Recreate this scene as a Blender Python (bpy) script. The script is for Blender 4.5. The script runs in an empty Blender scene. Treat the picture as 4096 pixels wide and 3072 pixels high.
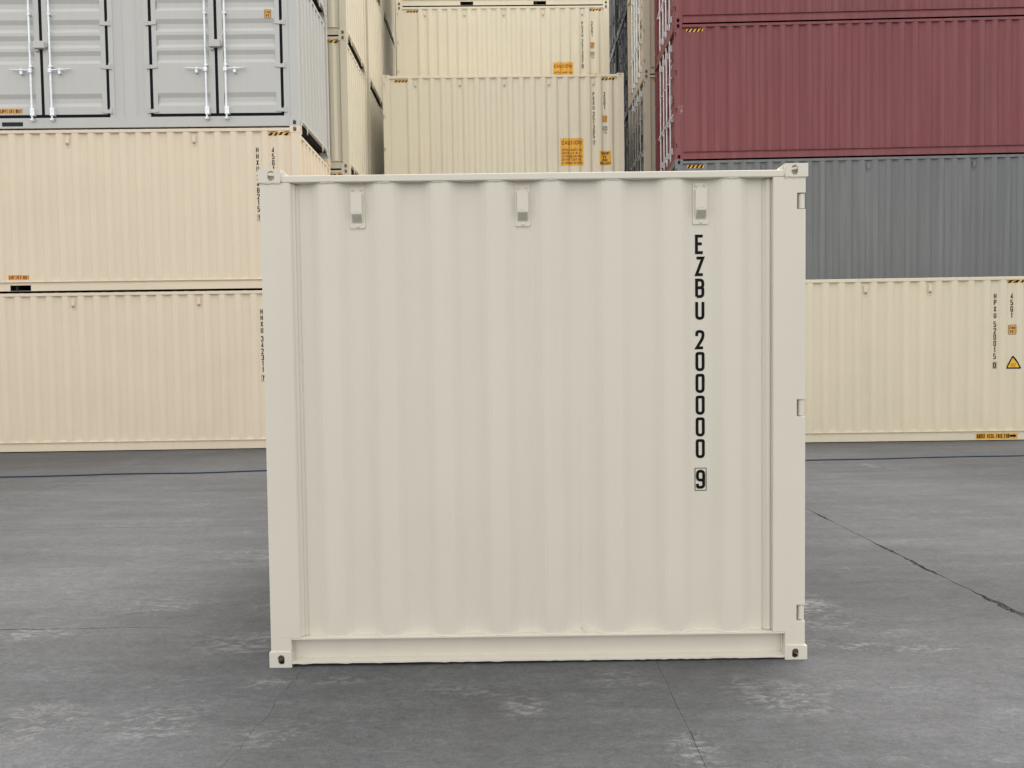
import bpy, bmesh, math, random
from mathutils import Matrix, Vector, Euler
from mathutils.geometry import delaunay_2d_cdt
random.seed(7)
R = math.radians
SC = bpy.context.scene
COL = SC.collection

# ------------------------------------------------------------------ camera
cam_d = bpy.data.cameras.new('camera'); cam = bpy.data.objects.new('camera', cam_d); COL.objects.link(cam)
cam_d.sensor_fit = 'HORIZONTAL'; cam_d.sensor_width = 36.0
cam_d.lens = 36.0 * 3025.12 / 4096.0
cam_d.clip_start = 0.05; cam_d.clip_end = 1000
cam.matrix_world = Matrix.Translation((0, 0, 1.6173)) @ Matrix.Rotation(R(90 - 2.13038), 4, 'X') @ Matrix.Rotation(R(-0.8741), 4, 'Z')
SC.camera = cam

# ------------------------------------------------------------------ light
SUN_EL, SUN_ROT = 64.0, 52.0         # veiled sun, high, beyond the white container and to its right
world = bpy.data.worlds.new('World'); SC.world = world; world.use_nodes = True
nt = world.node_tree; nt.nodes.clear()
wo = nt.nodes.new('ShaderNodeOutputWorld'); bg = nt.nodes.new('ShaderNodeBackground')
sky = nt.nodes.new('ShaderNodeTexSky'); sky.sky_type = 'NISHITA'; sky.sun_disc = False
sky.sun_elevation = R(SUN_EL); sky.sun_rotation = R(SUN_ROT)
sky.dust_density = 6.0; sky.air_density = 1.0; sky.ozone_density = 1.0
mixs = nt.nodes.new('ShaderNodeMixRGB'); mixs.inputs[0].default_value = 0.92
mixs.inputs[2].default_value = (7.55, 7.5, 7.4, 1)             # even cloud layer
nt.links.new(sky.outputs[0], mixs.inputs[1]); nt.links.new(mixs.outputs[0], bg.inputs[0])
bg.inputs[1].default_value = 0.10
nt.links.new(bg.outputs[0], wo.inputs[0])
sun_d = bpy.data.lights.new('sun', 'SUN'); sun = bpy.data.objects.new('sun', sun_d); COL.objects.link(sun)
sun_d.energy = 1.0; sun_d.angle = R(34); sun_d.color = (1.0, 0.965, 0.92)
sd = Vector((math.cos(R(SUN_EL)) * math.sin(R(SUN_ROT)), math.cos(R(SUN_EL)) * math.cos(R(SUN_ROT)), math.sin(R(SUN_EL))))
sun.rotation_euler = sd.to_track_quat('Z', 'Y').to_euler()
vs = SC.view_settings
vs.view_transform = 'Standard'; vs.look = 'None'; vs.exposure = 1.06; vs.gamma = 1.0; vs.use_curve_mapping = False
SC.cycles.diffuse_bounces = 3

# ------------------------------------------------------------------ materials
def new_mat(name):
    m = bpy.data.materials.new(name); m.use_nodes = True
    return m, m.node_tree, m.node_tree.nodes['Principled BSDF']
def N(t, kind, **kw):
    n = t.nodes.new(kind)
    for k, v in kw.items():
        if k.startswith('i_'): n.inputs[k[2:].replace('_', ' ')].default_value = v
        elif k.startswith('n_'): n.inputs[int(k[2:])].default_value = v
        else: setattr(n, k, v)
    return n
def plain(name, col, rough=0.5, metal=0.0, spec=0.5):
    m, t, b = new_mat(name)
    tc = N(t, 'ShaderNodeTexCoord'); no = N(t, 'ShaderNodeTexNoise', i_Scale=14.0, i_Detail=4.0)
    t.links.new(tc.outputs['Object'], no.inputs['Vector'])
    mr = N(t, 'ShaderNodeMapRange', n_1=0.3, n_2=0.7, n_3=0.86, n_4=1.1); t.links.new(no.outputs['Fac'], mr.inputs[0])
    mx = N(t, 'ShaderNodeMixRGB', blend_type='MULTIPLY'); mx.inputs[0].default_value = 1
    mx.inputs[1].default_value = (*col, 1); t.links.new(mr.outputs[0], mx.inputs[2])
    t.links.new(mx.outputs[0], b.inputs['Base Color'])
    b.inputs['Roughness'].default_value = rough; b.inputs['Metallic'].default_value = metal; b.inputs['Specular IOR Level'].default_value = spec
    return m
def paint(name, col, rough=0.42, streak=0.06, dust=(0.42, 0.38, 0.33), dustamt=0.10, wave=0.25, spec=0.4):
    """Coated steel: faint cloudy unevenness, vertical rain streaks, thin dust, slight oil-canning of the sheet."""
    m, t, b = new_mat(name); L = t.links.new
    tc = N(t, 'ShaderNodeTexCoord'); gm = N(t, 'ShaderNodeNewGeometry')
    oi = N(t, 'ShaderNodeObjectInfo')
    vadd = N(t, 'ShaderNodeVectorMath', operation='ADD'); L(gm.outputs['Position'], vadd.inputs[0])
    mp = N(t, 'ShaderNodeMapping'); mp.inputs['Scale'].default_value = (9.0, 9.0, 0.28); L(gm.outputs['Position'], mp.inputs['Vector'])
    n1 = N(t, 'ShaderNodeTexNoise', i_Scale=1.0, i_Detail=6.0, i_Roughness=0.6); L(mp.outputs[0], n1.inputs['Vector'])
    n2 = N(t, 'ShaderNodeTexNoise', i_Scale=0.9, i_Detail=5.0, i_Roughness=0.55); L(gm.outputs['Position'], n2.inputs['Vector'])
    n3 = N(t, 'ShaderNodeTexNoise', i_Scale=70.0, i_Detail=3.0, i_Roughness=0.7); L(gm.outputs['Position'], n3.inputs['Vector'])
    a = N(t, 'ShaderNodeMapRange', n_1=0.3, n_2=0.7, n_3=1 - streak, n_4=1 + streak * 0.6); L(n1.outputs['Fac'], a.inputs[0])
    c = N(t, 'ShaderNodeMapRange', n_1=0.3, n_2=0.7, n_3=1 - streak * 0.8, n_4=1 + streak * 0.6); L(n2.outputs['Fac'], c.inputs[0])
    mu = N(t, 'ShaderNodeMath', operation='MULTIPLY'); L(a.outputs[0], mu.inputs[0]); L(c.outputs[0], mu.inputs[1])
    mx = N(t, 'ShaderNodeMixRGB', blend_type='MULTIPLY'); mx.inputs[0].default_value = 1; mx.inputs[1].default_value = (*col, 1)
    L(mu.outputs[0], mx.inputs[2])
    d = N(t, 'ShaderNodeMapRange', n_1=0.45, n_2=0.75, n_3=0.0, n_4=dustamt); L(n1.outputs['Fac'], d.inputs[0])
    md = N(t, 'ShaderNodeMixRGB'); md.inputs[2].default_value = (*dust, 1); L(d.outputs[0], md.inputs[0]); L(mx.outputs[0], md.inputs[1])
    L(md.outputs[0], b.inputs['Base Color'])
    rr = N(t, 'ShaderNodeMapRange', n_1=0.3, n_2=0.7, n_3=rough - 0.07, n_4=rough + 0.1); L(n2.outputs['Fac'], rr.inputs[0])
    L(rr.outputs[0], b.inputs['Roughness'])
    b.inputs['Specular IOR Level'].default_value = spec
    n4 = N(t, 'ShaderNodeTexNoise', i_Scale=2.6, i_Detail=2.0); L(gm.outputs['Position'], n4.inputs['Vector'])
    s1 = N(t, 'ShaderNodeMath', operation='MULTIPLY', n_1=0.02 * wave); L(n4.outputs['Fac'], s1.inputs[0])
    s2 = N(t, 'ShaderNodeMath', operation='MULTIPLY_ADD', n_1=0.00018); L(n3.outputs['Fac'], s2.inputs[0]); L(s1.outputs[0], s2.inputs[2])
    bp = N(t, 'ShaderNodeBump', i_Strength=0.6, i_Distance=1.0); L(s2.outputs[0], bp.inputs['Height']); L(bp.outputs[0], b.inputs['Normal'])
    return m
M = {
 'white':  paint('warm_white_coat', (0.692, 0.650, 0.556), 0.38, 0.03, dustamt=0.05, wave=0.2),
 'tan':    paint('tan_coat', (0.765, 0.652, 0.497), 0.46, 0.04, dustamt=0.07),
 'cream':  paint('cream_coat', (0.755, 0.688, 0.535), 0.46, 0.04, dustamt=0.07),
 'yellowtan': paint('pale_yellow_tan_coat', (0.725, 0.640, 0.478), 0.46, 0.04, dustamt=0.07),
 'beige':  paint('grey_beige_coat', (0.56, 0.49, 0.385), 0.46, 0.05, dustamt=0.10),
 'grey':   paint('light_grey_coat', (0.535, 0.530, 0.503), 0.40, 0.03, dustamt=0.06),
 'red':    paint('faded_red_coat', (0.205, 0.055, 0.061), 0.55, 0.10, dust=(0.28, 0.14, 0.135), dustamt=0.25),
 'slate':  paint('slate_grey_coat', (0.156, 0.163, 0.164), 0.5, 0.08, dust=(0.30, 0.31, 0.31), dustamt=0.25),
 'olive':  paint('dark_olive_tone', (0.060, 0.060, 0.054), 0.5, 0.10, dustamt=0.15),  # dark tone for the two farther rows at right
 'zinc':   plain('galvanised_steel', (0.80, 0.83, 0.86), 0.30, 0.35),
 'shadezinc': plain('gap_shaded_steel', (0.22, 0.23, 0.25), 0.5, 0.3),  # zinc again, with the shade of the deep right gap put into its colour
 'rubber': plain('black_rubber', (0.005, 0.005, 0.011), 0.7, 0, 0.15),
 'under':  plain('bitumen_underside', (0.012, 0.012, 0.013), 0.8),
 'hole':   plain('dark_cavity_steel', (0.06, 0.05, 0.045), 0.8),
 'ink':    plain('black_lettering', (0.006, 0.006, 0.006), 0.6, 0, 0.12),
 'brown':  plain('dark_brown_lettering', (0.026, 0.015, 0.010), 0.6, 0, 0.15),
 'rust':   plain('oxblood_lettering', (0.20, 0.025, 0.008), 0.5),
 'yellow': plain('amber_sticker_film', (0.80, 0.42, 0.035), 0.45),
 'amber':  plain('orange_sticker_film', (0.78, 0.37, 0.07), 0.45),
 'gold':   plain('golden_warning_film', (0.82, 0.48, 0.03), 0.45),
 'mesh':   plain('vent_mesh_dark', (0.26, 0.28, 0.20), 0.7),
 'ghost':  plain('pale_marking', (0.62, 0.52, 0.46), 0.6),
 'hose':   plain('blue_hose_rubber', (0.005, 0.024, 0.062), 0.55),
 'stone':  plain('crushed_stone', (0.10, 0.10, 0.10), 0.9),
}

# ------------------------------------------------------------------ mesh helpers
class MB:
    def __init__(s): s.v = []; s.f = []
    def face(s, pts):
        i = len(s.v); s.v += [tuple(p) for p in pts]; s.f.append(tuple(range(i, i + len(pts))))
    def box(s, x0, x1, y0, y1, z0, z1):
        i = len(s.v)
        s.v += [(x0,y0,z0),(x1,y0,z0),(x1,y1,z0),(x0,y1,z0),(x0,y0,z1),(x1,y0,z1),(x1,y1,z1),(x0,y1,z1)]
        s.f += [(i,i+3,i+2,i+1),(i+4,i+5,i+6,i+7),(i,i+1,i+5,i+4),(i+1,i+2,i+6,i+5),(i+2,i+3,i+7,i+6),(i+3,i,i+4,i+7)]
    def prism(s, poly, a0, a1, axis):
        """extrude a 2D polygon; axis 'x': poly=(y,z), 'y': poly=(x,z), 'z': poly=(x,y)"""
        def P(p, a): return {'x': (a, p[0], p[1]), 'y': (p[0], a, p[1]), 'z': (p[0], p[1], a)}[axis]
        n = len(poly); i = len(s.v)
        s.v += [P(p, a0) for p in poly] + [P(p, a1) for p in poly]
        s.f.append(tuple(range(i, i + n))); s.f.append(tuple(range(i + 2 * n - 1, i + n - 1, -1)))
        for k in range(n):
            j = (k + 1) % n; s.f.append((i + k, i + n + k, i + n + j, i + j))
    def tube(s, path, r, n=8, caps=True):
        rings = []; P = [Vector(p) for p in path]
        for k, p in enumerate(P):
            d = (P[min(k + 1, len(P) - 1)] - P[max(k - 1, 0)]).normalized()
            a = Vector((0, 0, 1)) if abs(d.z) < 0.9 else Vector((1, 0, 0))
            u = d.cross(a).normalized(); w = d.cross(u)
            rr = r[k] if isinstance(r, (list, tuple)) else r
            i = len(s.v); rings.append(i)
            for q in range(n):
                t = 2 * math.pi * q / n; s.v.append(tuple(p + u * math.cos(t) * rr + w * math.sin(t) * rr))
        for a, b in zip(rings, rings[1:]):
            for q in range(n): s.f.append((a + q, a + (q + 1) % n, b + (q + 1) % n, b + q))
        if caps: s.f.append(tuple(rings[0] + q for q in range(n))[::-1]); s.f.append(tuple(rings[-1] + q for q in range(n)))
    def sheet(s, rows):
        i = len(s.v); n = len(rows[0])
        for r in rows: s.v += [tuple(p) for p in r]
        for a in range(len(rows) - 1):
            for b in range(n - 1):
                k = i + a * n + b; s.f.append((k, k + 1, k + n + 1, k + n))
    def mesh(s, name, bevel=0, seg=1, smooth=False, merge=True, normals=True):
        me = bpy.data.meshes.new(name); me.from_pydata(s.v, [], s.f)
        bm = bmesh.new(); bm.from_mesh(me)
        if merge: bmesh.ops.remove_doubles(bm, verts=bm.verts, dist=1e-5)
        if normals: bmesh.ops.recalc_face_normals(bm, faces=bm.faces)
        if bevel:
            es = [e for e in bm.edges if len(e.link_faces) == 2 and e.calc_face_angle(0) > R(35)]
            bmesh.ops.bevel(bm, geom=es, offset=bevel, segments=seg, profile=0.5, affect='EDGES', clamp_overlap=True)
        if smooth:
            for f in bm.faces: f.smooth = True
        bm.to_mesh(me); bm.free()
        me.materials.append(None)
        return me
CACHE = {}
def part(name, key, fn, mat, parent, mtx=None, **kw):
    if key is None or key not in CACHE:
        mb = MB(); fn(mb); me = mb.mesh(name, **kw)
        if key is not None: CACHE[key] = me
    else: me = CACHE[key]
    o = bpy.data.objects.new(name, me); COL.objects.link(o)
    o.material_slots[0].link = 'OBJECT'; o.material_slots[0].material = M[mat]
    if parent is not None: o.parent = parent
    if mtx is not None: o.matrix_local = mtx
    return o
def thing(name, label, cat, loc, rot, group=None):
    o = bpy.data.objects.new(name, None); COL.objects.link(o); o.empty_display_size = 0.3
    o.location = loc; o.rotation_euler = rot
    o['label'] = label; o['category'] = cat
    if group: o['group'] = group
    return o
I4 = Matrix.Identity(4)

# ------------------------------------------------------------------ stroke lettering
G = {
 'A': [[(0,0),(.5,1),(1,0)],[(.17,.33),(.83,.33)]],
 'B': [[(0,0),(0,1),(1,1,1),(1,.53,1),(0,.53)],[(.4,.53),(1,.53,1),(1,0,1),(0,0)]],
 'C': [[(1,.68),(1,1,1),(0,1,1),(0,0,1),(1,0,1),(1,.32)]],
 'D': [[(0,0),(0,1),(1,1,1),(1,0,1),(0,0)]],
 'E': [[(1,1),(0,1),(0,0),(1,0)],[(0,.53),(.85,.53)]],
 'F': [[(1,1),(0,1),(0,0)],[(0,.53),(.85,.53)]],
 'G': [[(1,.70),(1,1,1),(0,1,1),(0,0,1),(1,0,1),(1,.47),(.5,.47)]],
 'H': [[(0,0),(0,1)],[(1,0),(1,1)],[(0,.5),(1,.5)]],
 'I': [[(.5,0),(.5,1)]],
 'K': [[(0,0),(0,1)],[(1,1),(0,.38)],[(.35,.6),(1,0)]],
 'L': [[(0,1),(0,0),(1,0)]],
 'M': [[(0,0),(0,1),(.5,.3),(1,1),(1,0)]],
 'N': [[(0,0),(0,1),(1,0),(1,1)]],
 'O': [[(.5,1),(1,1,1),(1,0,1),(0,0,1),(0,1,1),(.5,1)]],
 'P': [[(0,0),(0,1),(1,1,1),(1,.45,1),(0,.45)]],
 'R': [[(0,0),(0,1),(1,1,1),(1,.48,1),(0,.48)],[(.5,.48),(1,0)]],
 'S': [[(1,.74),(1,1,1),(0,1,1),(0,.53,1),(1,.53,1),(1,0,1),(0,0,1),(0,.26)]],
 'T': [[(0,1),(1,1)],[(.5,1),(.5,0)]],
 'U': [[(0,1),(0,0,1),(1,0,1),(1,1)]],
 'V': [[(0,1),(.5,0),(1,1)]],
 'W': [[(0,1),(.25,0),(.5,.7),(.75,0),(1,1)]],
 'X': [[(0,0),(1,1)],[(0,1),(1,0)]],
 'Y': [[(0,1),(.5,.45),(1,1)],[(.5,.45),(.5,0)]],
 'Z': [[(0,1),(1,1),(0,0),(1,0)]],
 '1': [[(.2,.78),(.62,1),(.62,0)]],
 '2': [[(0,.72),(0,1,1),(1,1,1),(1,.62,1),(0,0),(1,0)]],
 '3': [[(0,.78),(0,1,1),(1,1,1),(1,.53,1),(.35,.53)],[(.35,.53),(1,.53,1),(1,0,1),(0,0,1),(0,.22)]],
 '4': [[(.72,0),(.72,1),(0,.26),(1.05,.26)]],
 '5': [[(1,1),(0,1),(0,.57),(1,.57,1),(1,0,1),(0,0,1),(0,.22)]],
 '6': [[(1,.78),(1,1,1),(0,1,1),(0,0,1),(1,0,1),(1,.55,1),(0,.55)]],
 '7': [[(0,1),(1,1),(.35,0)]],
 '8': [[(.5,.53),(0,.53,1),(0,1,1),(1,1,1),(1,.53,1),(0,.53,1),(0,0,1),(1,0,1),(1,.53,1),(.5,.53)]],
 '9': [[(0,.22),(0,0,1),(1,0,1),(1,1,1),(0,1,1),(0,.45,1),(1,.45)]],
 'm': [[(0,0),(0,.62),(.5,.62),(.5,0)],[(.5,.62),(1,.62),(1,0)]],
 'i': [[(.5,0),(.5,.65)],[(.5,.85),(.5,1)]],
 '-': [[(.05,.42),(.95,.42)]], "'": [[(.5,1),(.5,.72)]], '"': [[(.25,1),(.25,.72)],[(.75,1),(.75,.72)]],
 '!': [[(.5,1),(.5,.3)],[(.5,.12),(.5,0)]], '.': [[(.5,0),(.5,.1)]],
}
G['0'] = G['O']
NARROW = {'I': .5, '1': .8, '!': .4, "'": .4, '.': .4, 'i': .5, '"': .6}
def ribbon(pts, t):
    n = len(pts); out = []
    closed = (pts[0] - pts[-1]).length < 1e-7 and n > 3
    L, Rr = [], []
    for k in range(n):
        if closed and k in (0, n - 1): d1 = (pts[-1] - pts[-2]).normalized(); d2 = (pts[1] - pts[0]).normalized()
        else:
            d1 = (pts[k] - pts[k - 1]).normalized() if k > 0 else (pts[1] - pts[0]).normalized()
            d2 = (pts[k + 1] - pts[k]).normalized() if k < n - 1 else d1
        n1 = Vector((-d1.y, d1.x)); n2 = Vector((-d2.y, d2.x)); m = n1 + n2
        m = m.normalized() if m.length > 1e-4 else n1
        c = max(m.dot(n1), 0.34); w = t / 2 / c
        L.append(pts[k] + m * w); Rr.append(pts[k] - m * w)
    for k in range(n - 1): out.append([L[k], Rr[k], Rr[k + 1], L[k + 1]])
    return out
def rounded(pl, rad):
    P = [Vector((p[0], p[1])) for p in pl]; fl = [len(p) > 2 for p in pl]; out = []
    for k, p in enumerate(P):
        if fl[k] and 0 < k < len(P) - 1:
            a, b = P[k - 1] - p, P[k + 1] - p
            r = min(rad, a.length * 0.49, b.length * 0.49); a.normalize(); b.normalize()
            s, e = p + a * r, p + b * r
            for q in range(5):
                u = q / 4; out.append((1 - u) ** 2 * s + 2 * u * (1 - u) * p + u * u * e)
        else: out.append(p)
    return [p for k, p in enumerate(out) if k == 0 or (p - out[k - 1]).length > 1e-6]
def glyph(ch, x, z, w, h, t):
    polys = []
    for pl in G[ch]:
        q = [(x + t / 2 + p[0] * (w - t), z + t / 2 + p[1] * (h - t)) + ((1,) if len(p) > 2 else ()) for p in pl]
        polys += ribbon(rounded(q, h * 0.24), t)
    return polys
def line(text, x, z, h, w, t, gap=0.3, width=None):
    """text from x rightwards, baseline z; if width is given the letters are squeezed to fit it"""
    adv = [(0.6 if c == ' ' else NARROW.get(c, 1)) for c in text]
    tot = sum(adv) * w + gap * w * (len(text) - 1)
    if width: w *= width / tot
    out = []
    for c, a in zip(text, adv):
        if c != ' ': out += glyph(c, x, z, w * a, h, t)
        x += w * (a + gap)
    return out
def column(text, xc, ztop, h=0.100, w=0.046, t=0.0155, pitch=0.1124, space=0.055):
    """stacked letters, one below the other, as container numbers are painted"""
    out = []; z = ztop
    for c in text:
        if c == ' ': z -= space - (0.012); continue
        out += glyph(c, xc - w / 2, z - h, w, h, t); z -= pitch
    return out
def rect(x0, x1, z0, z1): return [Vector((x0, z0)), Vector((x1, z0)), Vector((x1, z1)), Vector((x0, z1))]
def frame(x0, x1, z0, z1, t): return [rect(x0, x1, z0, z0 + t), rect(x0, x1, z1 - t, z1), rect(x0, x0 + t, z0 + t, z1 - t), rect(x1 - t, x1, z0 + t, z1 - t)]
def roundrect(x0, x1, z0, z1, r):
    out = []
    for cx, cz, a in ((x1 - r, z1 - r, 0), (x0 + r, z1 - r, 90), (x0 + r, z0 + r, 180), (x1 - r, z0 + r, 270)):
        for q in range(5):
            t = R(a + q * 22.5); out.append(Vector((cx + math.cos(t) * r, cz + math.sin(t) * r)))
    return out
def clip(poly, x, keep_left):
    out = []
    for a, b in zip(poly, poly[1:] + poly[:1]):
        ia = (a.x <= x) == keep_left; ib = (b.x <= x) == keep_left
        if ia: out.append(a)
        if ia != ib:
            u = (x - a.x) / (b.x - a.x); out.append(a + (b - a) * u)
    return out
def wrap(mb, polys, prof, off):
    """lay flat print on a wall: cut it at the folds of the sheet and push it onto the sheet, off metres proud"""
    for n, p in enumerate(polys):
        pieces = [p]
        for x in prof.folds:
            nxt = []
            for q in pieces:
                if min(v.x for v in q) < x - 1e-6 < max(v.x for v in q) - 2e-6:
                    a, b = clip(q, x, True), clip(q, x, False)
                    if len(a) > 2: nxt.append(a)
                    if len(b) > 2: nxt.append(b)
                else: nxt.append(q)
            pieces = nxt
        for q in pieces: mb.face([(v.x, prof(v.x) - off - (n % 7) * 0.00004, v.y) for v in q])

class Flat:
    folds = []
    def __init__(s, y): s.y = y
    def __call__(s, x): return s.y
class Prof:
    """trapezoidal sheet: list of outer-flat centres, or a pitch with the centre of one inner flat"""
    def __init__(s, x0, x1, outer, inner, pitch=None, phase=None, centres=None, hw=0.036, sl=0.068):
        s.x0, s.x1 = x0, x1; K = []
        if centres is None:
            k = math.ceil((x0 + 0.14 - phase) / pitch); xs = []
            while phase + (k + 0.5) * pitch < x1 - 0.12: xs.append(phase + (k + 0.5) * pitch); k += 1
            centres = xs
        s.centres = centres
        K.append((x0, inner))
        for c in centres: K += [(c - hw - sl, inner), (c - hw, outer), (c + hw, outer), (c + hw + sl, inner)]
        K.append((x1, inner))
        K = [k for k in K if x0 <= k[0] <= x1]
        P = []
        b = 0.009
        for k, (x, y) in enumerate(K):
            if 0 < k < len(K) - 1:
                (xa, ya), (xb, yb) = K[k - 1], K[k + 1]
                for u, (xx, yy) in ((-1, (xa, ya)), (1, (xb, yb))):
                    l = abs(xx - x); f = min(b / l, 0.45) if l > 1e-6 else 0
                    P.append((x + (xx - x) * f, y + (yy - y) * f))
            else: P.append((x, y))
        s.P = P; s.folds = [p[0] for p in P]
    def __call__(s, x):
        P = s.P
        if x <= P[0][0]: return P[0][1]
        for a, b in zip(P, P[1:]):
            if x <= b[0]: return a[1] + (b[1] - a[1]) * (x - a[0]) / max(b[0] - a[0], 1e-9)
        return P[-1][1]

# ------------------------------------------------------------------ shared container parts
def oblong(cx, cz, w, h, n=16):
    out = []; r = w / 2; k = h / 2 - r
    for q in range(n):
        t = 2 * math.pi * q / n + math.pi / n * 0
        x, z = math.cos(t) * r, math.sin(t) * r
        out.append((cx + x, cz + z + (k if math.sin(t) >= -1e-9 else -k)))
    return out
def ring_plate(mb, r0, r1, s0, s1, hole, f):
    n = len(hole); cx = (r0 + r1) / 2; cz = (s0 + s1) / 2; outer = []
    for q in range(n):
        t = 2 * math.pi * q / n; c, s_ = math.cos(t), math.sin(t)
        m = max(abs(c), abs(s_)); outer.append((cx + c / m * (r1 - r0) / 2, cz + s_ / m * (s1 - s0) / 2))
    for q in range(n):
        j = (q + 1) % n; mb.face([f(*outer[q]), f(*outer[j]), f(*hole[j]), f(*hole[q])])
def casting_fn(a, b, c, hw, hh, th, sx, sy, sz, hx=None):
    """hollow corner fitting a*b*c with oblong openings in its three outward faces; sx,sy,sz = +-1 outward signs"""
    def fn(mb):
        def P(x, y, z): return (-sx * x, -sy * y, -sz * z)      # x,y,z measured inwards from the outer corner
        px = hx if hx else a * 0.5
        hf = oblong(px, c / 2, hw, hh); hs = oblong(b * 0.5, c / 2, hw * 0.85, hh); ht = oblong(a / 2, b / 2, hh * 1.05, hh * 1.4)
        for d, (x0, y0, z0) in ((0, (0, 0, 0)), (1, (th, th, th))):
            x1, y1, z1 = (a, b, c) if d == 0 else (a - th, b - th, c - th)
            ring_plate(mb, x0, x1, z0, z1, hf, lambda u, v: P(u, y0, v))
            ring_plate(mb, y0, y1, z0, z1, hs, lambda u, v: P(x0, u, v))
            ring_plate(mb, x0, x1, y0, y1, ht, lambda u, v: P(u, v, z0))
            mb.face([P(x0, y1, z0), P(x1, y1, z0), P(x1, y1, z1), P(x0, y1, z1)])
            mb.face([P(x1, y0, z0), P(x1, y1, z0), P(x1, y1, z1), P(x1, y0, z1)])
            mb.face([P(x0, y0, z1), P(x1, y0, z1), P(x1, y1, z1), P(x0, y1, z1)])
        for q in range(len(hf)):
            j = (q + 1) % len(hf)
            mb.face([P(hf[q][0], 0, hf[q][1]), P(hf[j][0], 0, hf[j][1]), P(hf[j][0], th, hf[j][1]), P(hf[q][0], th, hf[q][1])])
            mb.face([P(0, *hs[q]), P(0, *hs[j]), P(th, *hs[j]), P(th, *hs[q])])
            mb.face([P(*ht[q], 0), P(*ht[j], 0), P(*ht[j], th), P(*ht[q], th)])
    return fn
def vent_fn(mb):
    # base plate, hood with rounded shoulders, three rivets; origin = plate centre at the sheet, outward = -y
    mb.prism(roundrect2(-0.040, 0.040, -0.1065, 0.1065, 0.008), -0.006, 0.0, 'y')
    lo = roundrect2(-0.032, 0.032, -0.083, 0.077, 0.012); hi = roundrect2(-0.029, 0.027, -0.034, 0.072, 0.009)
    n = len(lo); i = len(mb.v)
    mb.v += [(x, -0.006, z) for x, z in lo] + [(x, -0.028, z) for x, z in hi]
    mb.f.append(tuple(range(i + n, i + 2 * n)))
    for k in range(n): mb.f.append((i + k, i + (k + 1) % n, i + n + (k + 1) % n, i + n + k))
    mb.prism(roundrect2(-0.015, 0.015, -0.024, -0.017, 0.003), -0.0295, -0.0282, 'y')
    for x, z in ((-0.023, 0.092), (0.022, 0.092), (0.002, -0.096)):
        mb.tube([(x, -0.005, z), (x, -0.010, z), (x, -0.012, z)], [0.0080, 0.0070, 0.003], 8)
def roundrect2(x0, x1, z0, z1, r): return [(p.x, p.y) for p in roundrect(x0, x1, z0, z1, r)]
def grille_fn(mb):
    # holes of the louvre in the sloping lower face of the hood
    for a in range(8):
        for b in range(8):
            u = -0.0215 + 0.0061 * b; w = -0.040 - 0.0049 * a
            d = 0.028 - (abs(w + 0.034) / 0.049) * 0.022 + 0.0010
            mb.face([(u - 0.0019, -d, w - 0.0017), (u + 0.0019, -d, w - 0.0017), (u + 0.0019, -d - 0.0008, w + 0.0017), (u - 0.0019, -d - 0.0008, w + 0.0017)])
def add_vent(root, mat, x, y, z):
    v = part('vent', 'vent', vent_fn, mat, root, Matrix.Translation((x, y, z)))
    part('grille', 'grille', grille_fn, 'mesh', v, merge=False, normals=False)

W40 = 2.438
FRONT = lambda L: I4
LEFT = lambda L: Matrix.Translation((0, W40, 0)) @ Matrix.Rotation(R(-90), 4, 'Z')
RIGHT = lambda L: Matrix.Translation((L, 0, 0)) @ Matrix.Rotation(R(90), 4, 'Z')
def BACK(L): return Matrix.Translation((L, W40, 0)) @ Matrix.Rotation(R(180), 4, 'Z')

def door_leaf_fn(u0, u1, z0, z1, recs, pu0, pu1, y, dep):
    """a leaf with pressed horizontal recesses between pu0 and pu1"""
    def fn(mb):
        edges = sorted(recs)
        mb.box(u0, pu0, y, y + 0.05, z0, z1); mb.box(pu1, u1, y, y + 0.05, z0, z1)
        zz = z0
        for (b, t) in edges:
            if b > zz: mb.face([(pu0, y, zz), (pu1, y, zz), (pu1, y, b), (pu0, y, b)])
            h = t - b; s1 = h * 0.30; s2 = h * 0.33
            P = [(b, 0), (b + s1, dep), (t - s2, dep), (t, 0)]
            for (za, da), (zb, db) in zip(P, P[1:]):
                mb.face([(pu0, y + da, za), (pu1, y + da, za), (pu1, y + db, zb), (pu0, y + db, zb)])
            for u in (pu0, pu1): mb.face([(u, y + d, z) for z, d in P])
            zz = t
        if zz < z1: mb.face([(pu0, y, zz), (pu1, y, zz), (pu1, y, z1), (pu0, y, z1)])
        mb.box(pu0 - 0.001, pu1 + 0.001, y + 0.046, y + 0.05, z0, z1)
    return fn
def rod_fn(zb, zt, y, zs, camz):
    def fn(mb):
        mb.tube([(0, y - 0.045, zb), (0, y - 0.045, zt)], 0.0165, 10)
        for z in (zb, zt):                                          # cam ends
            s = 1 if z == zb else -1
            mb.box(-0.028, 0.036, y - 0.062, y - 0.028, z - 0.012, z + 0.012)
            mb.box(0.012, 0.036, y - 0.062, y - 0.012, z - 0.020, z + 0.020)
        for z in zs: mb.box(-0.021, 0.040, y - 0.064, y - 0.001, z - 0.012, z + 0.012)          # guide brackets
        for z in camz: mb.box(-0.024, 0.050, y - 0.066, y - 0.001, z - 0.068, z + 0.068)        # bearing blocks
    return fn
def handle_fn(y, s, ln):
    def fn(mb):
        mb.box(-0.03, 0.03, y - 0.075, y - 0.045, -0.035, 0.035)
        mb.tube([(s * 0.02, y - 0.066, 0.0), (s * ln * 0.35, y - 0.062, 0.012), (s * ln * 0.65, y - 0.052, 0.016), (s * ln, y - 0.05, 0.030)], [0.017, 0.012, 0.014, 0.010], 8)
        mb.box(s * ln * 0.45 - 0.022, s * ln * 0.45 + 0.022, y - 0.060, y - 0.001, -0.055, 0.035)
    return fn
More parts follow.
